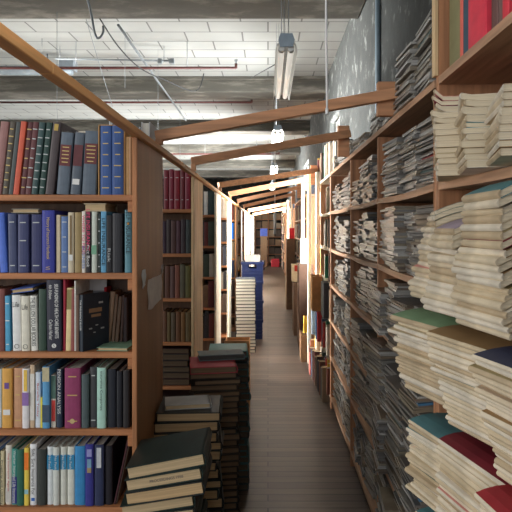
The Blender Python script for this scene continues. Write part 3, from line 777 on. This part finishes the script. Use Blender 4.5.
# ================================================================== SUNLIT UPRIGHT BOOKS, RIGHT
EC = dict(CNAME); EC.update({(70, 120, 160): 'blue', (200, 190, 176): 'cream', (190, 60, 60): 'red', (206, 170, 70): 'yellow', (60, 130, 100): 'green'})
ek = list(EC.keys())
for r in range(7):
    y = 4.72; k = 0
    while y < 6.12:
        w = random.uniform(.045, .075)
        if abs(y+w/2-5.55) < .05: y = 5.6; continue
        k += 1; c = random.choice(ek)
        if r in (0, 1) and y < 5.3: c = random.choice([(150, 134, 110), (180, 172, 160), (56, 60, 72), (200, 190, 176)])
        h = random.uniform(.2, .27) if r else random.uniform(.26, .34)
        o = small_book('book', w-.002, .2, h, mat(c, rough=.55), PG_WHITE)
        o.location = (.55+random.uniform(-.015, .02) - (.05 if r > 3 else 0), y+w/2, RZ[r] - (0 if r == 0 else .009) + .001); o.rotation_euler = (0, 0, R(-90))
        tag(o, f'{EC[c]} book, {ordn(k)} along the {RNAME[r]} shelf of the sunlit right shelving', 'book', 'upright books in the sunlit right shelving')
        y += w
# books standing on the floor and low shelf in front of it
k = 0
LOWB = [(5.98, .45, .31, (176, 120, 100)), (5.86, .43, .25, (150, 100, 90)), (5.75, .43, .22, (196, 96, 82)), (5.66, .44, .27, (40, 62, 90)), (5.56, .44, .29, (90, 70, 60)), (5.46, .45, .3, (110, 60, 56)), (5.36, .45, .27, (130, 110, 96)), (5.26, .46, .3, (80, 60, 56)), (5.16, .46, .28, (60, 66, 80)), (5.06, .465, .3, (120, 80, 66)), (4.95, .47, .27, (90, 96, 96)), (4.85, .47, .3, (140, 120, 100))]
LN = ['dusty pink', 'rose brown', 'salmon', 'navy', 'brown', 'maroon', 'taupe', 'dark brown', 'slate', 'russet', 'grey', 'sandy']
for k, (y, x, h, c) in enumerate(LOWB):
    o = small_book('book', .07, .07, h, mat(c), PG_CREAM); o.location = (x-.005, y, 0.0); o.rotation_euler = (0, 0, R(-90))
    tag(o, f'{LN[k]} book standing on the floor against the sunlit right shelving, {ordn(k+1)} from the window', 'book', 'books standing on the floor at the right')
# boxes and bright books poking out into the aisle
def carton(label, x0, x1, y0, y1, z0, z1, c, lid=None, band=None):
    t = thing('cardboard_box', label, 'box', ((x0+x1)/2, (y0+y1)/2, z0)); hx, hy = (x1-x0)/2, (y1-y0)/2; h = z1-z0
    b = MB(); w = .006
    b.box(-hx, hx, -hy, -hy+w, 0, h); b.box(-hx, hx, hy-w, hy, 0, h); b.box(-hx, -hx+w, -hy+w, hy-w, 0, h); b.box(hx-w, hx, -hy+w, hy-w, 0, h); b.box(-hx+w, hx-w, -hy+w, hy-w, 0, w)
    b.build('carton', mat(c, rough=.75), t)
    MB().bbox(-hx+w, hx-w, -hy+w, hy-w, h-.02, h-.012, .001).build('flap', mat(lid or tuple(int(v*.9) for v in c), rough=.75), t)
    if band: MB().box(-hx*.5, hx*.6, -hy-.001, -hy+.002, h*.62, h*.98).build('printed_panel', mat(band), t)
    return t
carton('tan upright carton jutting from the sunlit right shelving', .41, .505, 5.2, 5.42, .7275, 1.05, (206, 150, 96))
carton('cream carton with a red printed panel jutting into the aisle', .34, .47, 7.9, 8.2, .74, .98, (216, 196, 160), band=(214, 62, 48))
for (lab, cat, x, y, z, w, d, h, c) in (
    ('yellow book jutting out low on the right, beside the aisle', 'book', .405, 6.42, .30, .05, .14, .19, (226, 180, 60)),
    ('blue and white book jutting out on the shelf beneath the tan carton', 'book', .46, 5.42, .428, .05, .09, .27, (70, 110, 160)),
    ('grey blue book jutting out above the salmon floor books', 'book', .44, 5.68, .428, .06, .09, .3, (112, 128, 146)),
    ('red book beside the grey blue one jutting out', 'book', .465, 5.3, .428, .04, .07, .28, (196, 60, 66)),
    ('white and green carton book jutting out by the bright post', 'book', .42, 7.3, 1.04, .06, .1, .32, (226, 232, 226)),
    ('scarlet book end jutting near the far bright window', 'book', .40, 10.6, 1.30, .1, .1, .2, (226, 40, 50))):
    root = thing('book', lab, cat, (x, y, z), (0, 0, R(-90) + R(0))); book_parts(root, w, d, h, mat(c), PG_CREAM)
# things that carry them: stacked low cartons
carton('brown low carton under the yellow book', .37, .55, 6.27, 6.6, 0, .30, (120, 88, 62))
carton('grey brown carton under the cream and red one', .36, .55, 7.8, 8.3, 0, .74, (110, 84, 66))
carton('tall brown carton under the white and green book', .39, .56, 7.0, 7.45, 0, 1.04, (92, 68, 54))
carton('dark carton on the floor near the far bright window', .34, .495, 10.3, 10.8, 0, 1.30, (112, 84, 62))
tag(MB().bbox(470e-3, .60, 4.76, 4.98, .728, 1.03, .004).build('filing_box', mat((40, 42, 48), rough=.5)), 'tall black file box ending the sunlit right shelving', 'box')

# far right and end books as one mass
fr = MB()
for (ya, yb) in ((7.62, 10.88), (13.22, 15.28), (17.62, 21.58)):
    for r in range(7):
        y = ya
        while y < yb-.09:
            w = random.uniform(.04, .08)
            if min(abs(y+w/2-q) for q in (8.9, 19.6)) > w/2+.014:
                x = .53 + random.uniform(-.02, .02)
                if r: fr.box(x, x+.2, y, y+w-.002, RZ[r]+.001, RZ[r]+random.uniform(.2, .26), random.randrange(len(fm_)))
                elif random.random() < .6: fr.box(x, x+.2, y, y+w-.002, RZ[r]+.001, RZ[r]+random.uniform(.15, .26), random.randrange(len(fm_)))
            y += w
tag(fr.build('distant_right_books', fm_), 'far off rows of books on the right shelving beyond the first window', 'books', kind='stuff')

# ================================================================== END OF THE AISLE
t = thing('bookcase', 'bookcase of boxes closing the far end of the aisle', 'bookcase', (.1, 22.6, 0))
for x in (-.62, -.1, .45): MB().bbox(x, x+.03, 0, .35, 0, 2.2, .003).build('upright', W_UPR, t)
for z in (.12, .45, .8, 1.15, 1.5, 1.85, 2.2): MB().bbox(-.59, .45, 0.005, .345, z-.03, z-.0005, .003).build('shelf', W_UPR, t)
k = 0
for r, z in enumerate((.12, .45, .8, 1.15, 1.5, 1.85)):
    for c in range(4):
        x0 = (-.49, -.235, .03, .295)[c]
        cc = random.choice([(150, 124, 98), (120, 100, 82), (170, 150, 126), (96, 84, 76)])
        cn = {(150,124,98): 'tan', (120,100,82): 'brown', (170,150,126): 'pale', (96,84,76): 'dark'}[cc]
        t = MB().bbox(-.115, .115, 0, .28, 0, random.uniform(.2, .28), .006); o = t.build('archive_box', mat(cc, rough=.7))
        if r == 2 and c == 1: pass
        o.location = (x0+.115, 22.62, z)
        tag(o, f'{cn} archive box in the end bookcase, {ORD[c+1]} along the {ORD[r+1]} shelf up', 'box', 'archive boxes in the end bookcase')
o = MB().bbox(-.14, .14, 0, .2, 0, .3, .006).build('storage_box', mat((92, 116, 206))); o.location = (-.16, 21.9, 1.18); tag(o, 'periwinkle blue box on a pedestal before the end bookcase', 'box')
o = MB().bbox(-.13, .13, 0, .3, 0, 1.18, .006).build('carton_stack', mat((150, 122, 94))); o.location = (-.16, 21.8, 0); tag(o, 'tall tan carton carrying the periwinkle blue box', 'box')
o = MB().bbox(-.16, .16, 0, .3, 0, .3, .01).build('storage_crate', mat((176, 44, 56))); o.location = (.28, 21.6, 0); tag(o, 'red crate on the floor before the end bookcase', 'crate')
o = MB().bbox(-.2, .2, 0, .3, 0, .34, .01).build('storage_crate', mat((66, 50, 56))); o.location = (-.32, 19.9, 0); tag(o, 'dark crate on the floor far down the left of the aisle', 'crate')

# ================================================================== FLOOR PILES, LEFT
DG = mat((30, 46, 44), rough=.42, var=.2); DG2 = mat((40, 44, 44), rough=.42, var=.2); DBR = mat((64, 54, 46), rough=.55, var=.2)
def vol_pile(x, y, rz, a, b_, H, t, desc, cols, pm, tops=(), jr=5, jx=.012, group=None, name='bound_volume', z0=0.0, tilts=()):
    z = z0; ts = []
    while z < z0+H: th = random.uniform(*t); ts.append((z, th)); z += th + .0006
    N = len(ts)
    for k, (z, th) in enumerate(ts):
        ft = N-1-k
        cm, cn = random.choice(cols); aa, bb_ = a, b_; r2 = rz + R(random.uniform(-jr, jr)); xx = x + random.uniform(-jx, jx); yy = y + random.uniform(-jx, jx)
        if ft < len(tops) and tops[ft]:
            tp = tops[ft]; cm, cn = tp[0], tp[1]
            if len(tp) > 2: xx, yy, r2, aa, bb_ = x+tp[2], y+tp[3], tp[4], tp[5], tp[6]
        root = flat_book(name, f'{cn} bound volume, {ordn(ft+1)} from the top of the {desc}', 'book', (xx, yy, z), r2, aa, bb_, th, cm, pm if not (ft < len(tops) and tops[ft] and len(tops[ft]) > 7) else tops[ft][7], group=group,
                 tilty=-R(tilts[ft]) if ft < len(tilts) else (-R(tilts[-1]*k/(N-len(tilts))) if tilts else 0))
        if desc.startswith('front floor pile') and ft == 1:
            me = text_mesh('PROCEEDINGS 1958', mat((96, 92, 90)), .009, .11, lambda p, q, th=th, bb_=bb_: (p+.01, -bb_/2+.0042, th/2+q)); link('edge_lettering', me, root)
    return ts[-1][0]+ts[-1][1]+.0006
vol_pile(-.335, 1.93, R(0), .25, .235, .735, (.034, .044), 'front floor pile', [(DG, 'dark green')], PG_FLATC, jr=2,
         tops=[(DG, 'dark green', .005, .0, R(1), .255, .24, PG_FLATC), (DG, 'dark green', .002, -.005, R(-1), .25, .235, PG_FLATC), (DG2, 'blackish green', .004, -.01, R(0), .255, .235, PG_TAN), (DG, 'dark green', -.026, -.008, R(3), .235, .235, PG_FLATC), (DG2, 'blackish green', -.022, -.01, R(1), .24, .235, PG_FLATC), (DG, 'dark green', -.02, 0, R(2), .245, .235, PG_FLATC)],
         group='bound volumes in the front floor pile', tilts=(10.5, 10, 9, 7.5, 6.8, 6.2))
zt = vol_pile(-.338, 2.42, R(5), .262, .24, .725, (.034, .046), 'second floor pile', [(DG, 'dark green'), (DG2, 'blackish green')], PG_TAN, jr=4, group='bound volumes in the second floor pile')
flat_book('book', 'pale grey book lying on top of the second floor pile', 'book', (-.345, 2.40, zt), R(10), .19, .12, .022, mat((186, 184, 180)), PG_FLATC)
zt = vol_pile(-.285, 2.95, R(9), .235, .24, .785, (.026, .036), 'third floor pile', [(DBR, 'dark brown'), (DG2, 'blackish'), (mat((76, 66, 56)), 'dull brown')], paper_edges((140, 116, 92)), jr=3, tops=[(mat((206, 78, 88), rough=.5), 'red'), (DBR, 'dark brown')], group='bound volumes in the third floor pile')
flat_book('book', 'grey teal book lying over the red volume of the third pile', 'book', (-.255, 3.02, zt), R(12), .24, .12, .03, mat((120, 138, 140)), paper_edges((90, 90, 86)))
vol_pile(-.235, 3.31, R(4), .22, .22, .79, (.03, .04), 'fourth floor pile', [(mat((72, 112, 112)), 'teal'), (mat((60, 74, 72)), 'grey teal')], paper_edges((110, 96, 80)), jr=3, tops=[(mat((106, 168, 166), rough=.5), 'pale teal')], group='bound volumes in the fourth floor pile')
vol_pile(-.275, 6.85, R(3), .235, .26, .87, (.035, .041), 'white edged pile down the aisle', [(mat((40, 44, 50)), 'blackish'), (mat((50, 56, 64)), 'dark slate')], paper_edges((246, 240, 226)), jr=2, jx=.006, group='bound volumes in the white edged pile')
# open carton in front of it
t = thing('cardboard_box', 'open tan carton on the floor between the teal and white edged piles', 'box', (-.25, 4.6, 0))
b = MB(); b.box(-.1, .1, -.12, -.113, .0, .58); b.box(-.1, .1, .113, .12, 0, .58); b.box(-.1, -.093, -.113, .113, 0, .58); b.box(.093, .1, -.113, .113, 0, .58); b.box(-.093, .093, -.113, .113, 0, .47)
b.build('carton', mat((206, 156, 104), rough=.7), t)
b = MB().box(-.1, .1, -.13, -.121, .575, .6); b.build('flap', mat((216, 170, 116), rough=.7), t)
# blue plastic crates
BLUE = mat((22, 32, 66), rough=.35, var=.1); 
def crate(x, y, z, label):
    t = thing('plastic_crate', label, 'crate', (x, y, z), group='stacked blue plastic crates')
    hx, hy, h, w = .14, .19, .26, .012
    b = MB(); b.box(-hx, hx, -hy, hy, 0, w); b.box(-hx, -hx+w, -hy, hy, w, h); b.box(hx-w, hx, -hy, hy, w, h)
    for s in (-1, 1):
        y0, y1 = (-hy, -hy+w) if s < 0 else (hy-w, hy)
        b.box(-hx+w, hx-w, y0, y1, w, h*.66); b.box(-hx+w, hx-w, y0, y1, h*.86, h); b.box(-hx+w, -hx*.4, y0, y1, h*.66, h*.86); b.box(hx*.4, hx-w, y0, y1, h*.66, h*.86)
    b.build('body', BLUE, t)
    b = MB(); b.box(-hx-.012, hx+.012, -hy-.012, -hy, h-.035, h); b.box(-hx-.012, hx+.012, hy, hy+.012, h-.035, h); b.box(hx, hx+.012, -hy, hy, h-.035, h); b.box(-hx-.012, -hx, -hy, hy, h-.035, h)
    b.build('rim', BLUE, t)
    b = MB(); 
    for q in range(3): b.box(-hx-.004, hx+.004, -hy-.006, -hy, .05+q*.045, .06+q*.045)
    b.build('rib', BLUE, t)
crate(-.215, 7.75, 0, 'lowest blue plastic crate, behind the white edged pile'); crate(-.21, 7.75, .2605, 'second blue plastic crate up, behind the white edged pile'); crate(-.215, 7.75, .521, 'third blue plastic crate up, behind the white edged pile'); crate(-.21, 7.75, .7815, 'topmost blue plastic crate, behind the white edged pile')
carton('grey carton resting on the topmost blue crate', -.31, -.11, 7.6, 7.88, 1.042, 1.13, (146, 140, 132))

# ================================================================== CEILING SERVICES
def lamp(y0, lit, label, x=.1, z=2.49):
    t = thing('fluorescent_lamp', label, 'lamp', (x, y0, z), group='hanging fluorescent lamps')
    L = 1.2
    prof = [(-.028, .052), (-.028, .0), (.028, .0), (.028, .052)]
    MB().extrude([(-.026, .01), (.026, .01), (.02, .055), (-.02, .055)], .015, L-.015, f=lambda a, c, q: (a, q, c)).build('housing', GALV, t)
    for s in (-1, 1):
        o = [(s*.005, .012), (s*.03, .022), (s*.05, .008), (s*.06, -.03)]; i = [(a, c-.0018) for (a, c) in o]
        if s > 0: o, i = i, o
        MB().strip(o, i, .0, L, f=lambda a, c, q: (a, q, c)).build('reflector', STEEL, t)
    zl = .012 if lit else -.012
    MB().extrude([(-.034, zl), (.034, zl), (.045, .025), (.032, .06), (-.032, .06), (-.045, .025)], -.012, .0, f=lambda a, c, q: (a, q, c)).build('end_plate', mat((150, 165, 178), rough=.5), t)
    tm = mat((240, 240, 236), rough=.3, emit=(255, 250, 240), es=14.0) if lit else mat((238, 240, 240), rough=.2, spec=.7, var=.02, emit=(255, 246, 230), es=.4)  # unlit tubes get a faint added glow in place of reflected light
    for s in (-1, 1):
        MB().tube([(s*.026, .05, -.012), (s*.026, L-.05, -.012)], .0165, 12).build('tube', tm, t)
        MB().tube([(s*.026, .012, -.012), (s*.026, .05, -.012)], .0175, 10).build('socket', mat((214, 214, 210)), t)
    for (y, xo) in ((.02, -.012), (.02, .012), (L-.05, 0)):
        MB().tube([(xo, y, .055), (xo, y, ZC-z-.001)], .0022 if xo else .003, 5).build('hanging_chain', GALV, t)
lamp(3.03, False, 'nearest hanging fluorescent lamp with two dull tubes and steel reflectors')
lamp(5.72, True, 'second hanging fluorescent lamp, glowing white above the second brace')
lamp(9.0, True, 'third hanging fluorescent lamp, glowing far down the aisle')
lamp(13.0, True, 'farthest hanging fluorescent lamp, a tiny glow')

def pipe(name, pts, r, m, label, cat='pipe', group=None, n=8):
    return tag(MB().tube(pts, r, n).build(name, m), label, cat, group)
def sprinkler(y, z, x0, x1, label):
    t = thing('sprinkler_pipe', label, 'pipe', (x1, y, z), group='red sprinkler pipes under the ceiling')
    MB().tube([(x0-x1, 0, 0), (0, 0, 0)], .016, 10).build('pipe', DKPIPE, t)
    MB().tube([(0, 0, -.004), (0, 0, .05)], .016, 8).build('elbow', DKPIPE, t)
    b = MB().tube([(0, 0, .05), (0, 0, .085)], .009, 8); b.tube([(-.02, 0, .085), (.02, 0, .085)], .012, 8); b.build('sprinkler_head', GALV, t)
    x = -.55
    while x > x0-x1+.2:
        MB().tube([(x, 0, .012), (x, 0, ZC-z-.001)], .005, 6).build('hanger_rod', GALV, t); x -= 1.25
sprinkler(6.3, 3.30, -5.6, -.36, 'nearest dark red sprinkler pipe, ending left of the unlit lamp')
sprinkler(8.6, 3.43, -5.6, -.25, 'second dark red sprinkler pipe, past the mottled concrete beam')
sprinkler(13.6, 3.30, -5.6, .27, 'farthest dark red sprinkler pipe, ending beside the lamps')
t = thing('electrical_conduit', 'thin grey conduit with two junction boxes across the ceiling', 'conduit', (-1.2, 6.46, 3.45))
MB().tube([(-1.25, 0, 0), (0, 0, -.02)], .011, 8).build('tube', GREYPIPE, t)
MB().bbox(-.07, -.02, -.03, .03, -.055, -.0, .004).build('junction_box', GREYPIPE, t); MB().bbox(.06, .12, -.03, .03, -.055, .0, .004).build('junction_box', GREYPIPE, t)
MB().tube([(0, 0, -.02), (.08, 0, -.02)], .011, 8).build('tube', GREYPIPE, t)
MB().tube([(0, 0, -.01), (0, 0, .149)], .005, 6).build('hanger_rod', GALV, t); MB().tube([(-1.2, 0, 0), (-1.2, 0, .149)], .005, 6).build('hanger_rod', GALV, t)
t = thing('ventilation_duct', 'round blue grey duct with a square end box, upper left', 'duct', (-2.36, 6.75, 3.40))
MB().tube([(-3.2, 0, 0), (0, 0, 0)], .055, 16).build('duct', mat((138, 150, 158), rough=.45, metal=.2), t)
MB().bbox(-.14, .04, -.07, .07, -.01, .12, .006).build('end_box', mat((132, 142, 150), rough=.45, metal=.2), t)
for x in (-.3, -1.8): MB().tube([(x, 0, .05), (x, 0, .199)], .006, 6).build('hanger_rod', GALV, t)
pipe('electrical_conduit', [(-1.38, 5.16, 3.37), (-1.4, 7, 3.365), (-1.42, 9.7, 3.36)], .013, GREYPIPE, 'long grey conduit running away from us beneath the ceiling beams', 'conduit')
def curve(ps, n=24):
    # Catmull-Rom through points
    P = [Vector(p) for p in ps]; P = [P[0]*2-P[1]] + P + [P[-1]*2-P[-2]]; out = []
    for i in range(1, len(P)-2):
        for k in range(n//max(1, len(P)-3)+1):
            t = k/(n//max(1, len(P)-3)+1)
            a, b, c, d = P[i-1], P[i], P[i+1], P[i+2]
            out.append(.5*((2*b)+(c-a)*t+(2*a-5*b+4*c-d)*t*t+(3*b-a-3*c+d)*t**3))
    return out + [P[-2]]
def at(px, py, y): return ((px-268)/560*y, y, 1.5+(228-py)/560*y)
pipe('electric_cable', curve([at(98, 16, 5.2), at(118, 46, 5.6), at(140, 68, 6.0), at(165, 80, 6.6), at(196, 91, 7.2), at(205, 70, 7.7)]), .007, BLACKCABLE, 'dark cable sagging in a curve below the white ceiling boards', 'cable')
pipe('electric_cable', curve([at(84, -10, 4.59), at(90, 8, 4.585), at(95, 34, 4.58), at(99, 38, 4.58), at(103, 33, 4.58), at(103, 26, 4.58)]), .010, GALV, 'looped grey cable end hanging like a hook from the first beam', 'cable')
pipe('electric_cable', [at(84, 12, 5.072), at(98, 60, 5.6), at(113, 108, 6.1)], .003, GREYPIPE, 'thin pale wire slanting behind the hooked cable', 'wire')
pipe('electric_cable', [at(276, 64, 4.0), at(250, 78.5, 7.75)], .0045, BLACKCABLE, 'thin black wire from the unlit lamp to the concrete beam', 'wire')
for k, (px, y, zb, r) in enumerate(((42, 6.2, 3.45, .005), (57, 4.9, 2.05, .003), (125, 6.0, 3.0, .0035), (158, 6.6, 2.3, .003), (180, 8.7, 2.4, .003))):
    x = (px-268)/560*y
    pipe('hanger_wire', [(x, y, zb), (x, y, ZC-.001)], r*.7, GREYPIPE, f"thin steel hanger wire from the ceiling, {ORD[k+1]} from the left", 'wire', 'thin hanger wires')
# pull cords
t = thing('pull_cord', 'bright white cord hanging in front of the nearest brace', 'cord', (.232, 2.2, 1.95))
MB().tube(curve([(0, 0, .02), (-.004, 0, .5), (.002, 0, 1.1), (.004, 0, 1.649)]), .0042, 8).build('cord', mat((250, 250, 250), rough=.5, var=.01), t)
MB().tube([(0, 0, -.004), (0, 0, .004), (0, 0, .02)], .0065, 8).build('end_knot', mat((250, 250, 250), rough=.5, var=.01), t)
t = thing('pull_cord', 'long pale cord with a grey rod end, far down the aisle', 'cord', (.11, 8.9, 1.4))
MB().tube([(0, 0, .34), (0, 0, 2.199)], .006, 6).build('cord', mat((225, 225, 222)), t)
MB().tube([(0, 0, 0), (0, 0, .34)], .022, 8).build('rod_end', mat((170, 176, 178), rough=.4), t)
# blue grey conduit up the right wall
pipe('wall_conduit', [(XW-.022, 4.07, 1.99), (XW-.022, 4.07, ZC-.21)], .02, mat((112, 128, 138), rough=.5), 'upright blue grey conduit on the worn right wall', 'conduit')

# ================================================================== LIGHT
w = bpy.data.worlds.new('World'); scene.world = w; w.use_nodes = True
wn_ = w.node_tree.nodes; wl = w.node_tree.links
bg = wn_['Background']; bg.inputs['Color'].default_value = lin((226, 236, 246)); bg.inputs['Strength'].default_value = .8
def area(name, loc, rot, sx, sy, power, col=(1, 1, 1), spread=None):
    d = bpy.data.lights.new(name, 'AREA'); d.shape = 'RECTANGLE'; d.size = sx; d.size_y = sy; d.energy = power; d.color = col
    if spread: d.spread = spread
    o = bpy.data.objects.new(name, d); COL.objects.link(o); o.location = loc; o.rotation_euler = rot; return o
# daylight at the windows, the unseen near ones placed to light the foreground
area('daylight_back', (-1.6, YB-.05, 2.1), (R(90), 0, 0), 4.0, 2.4, 20, (.96, .98, 1))
for (ya, yb, za, zb), p in zip(LW, (190, 165, 30, 200, 200)):
    area('daylight_left', (XL-.03, (ya+yb)/2, (za+zb)/2), (R(90), 0, R(-90)), yb-ya, zb-za, p, (1, .985, .955), R(180 if ya < 0 else 46))
for (ya, yb, za, zb), p in zip(RW, (45, 150, 600, 400)):
    area('daylight_right', (XW+.06, (ya+yb)/2, (za+zb)/2), (R(90), 0, R(90)), yb-ya, zb-za, p, (1, 1, .98), R(130))

scene.view_settings.view_transform = 'Standard'; scene.view_settings.look = 'None'
scene.view_settings.gamma = 1; scene.view_settings.use_curve_mapping = False
scene.view_settings.exposure = 0.34
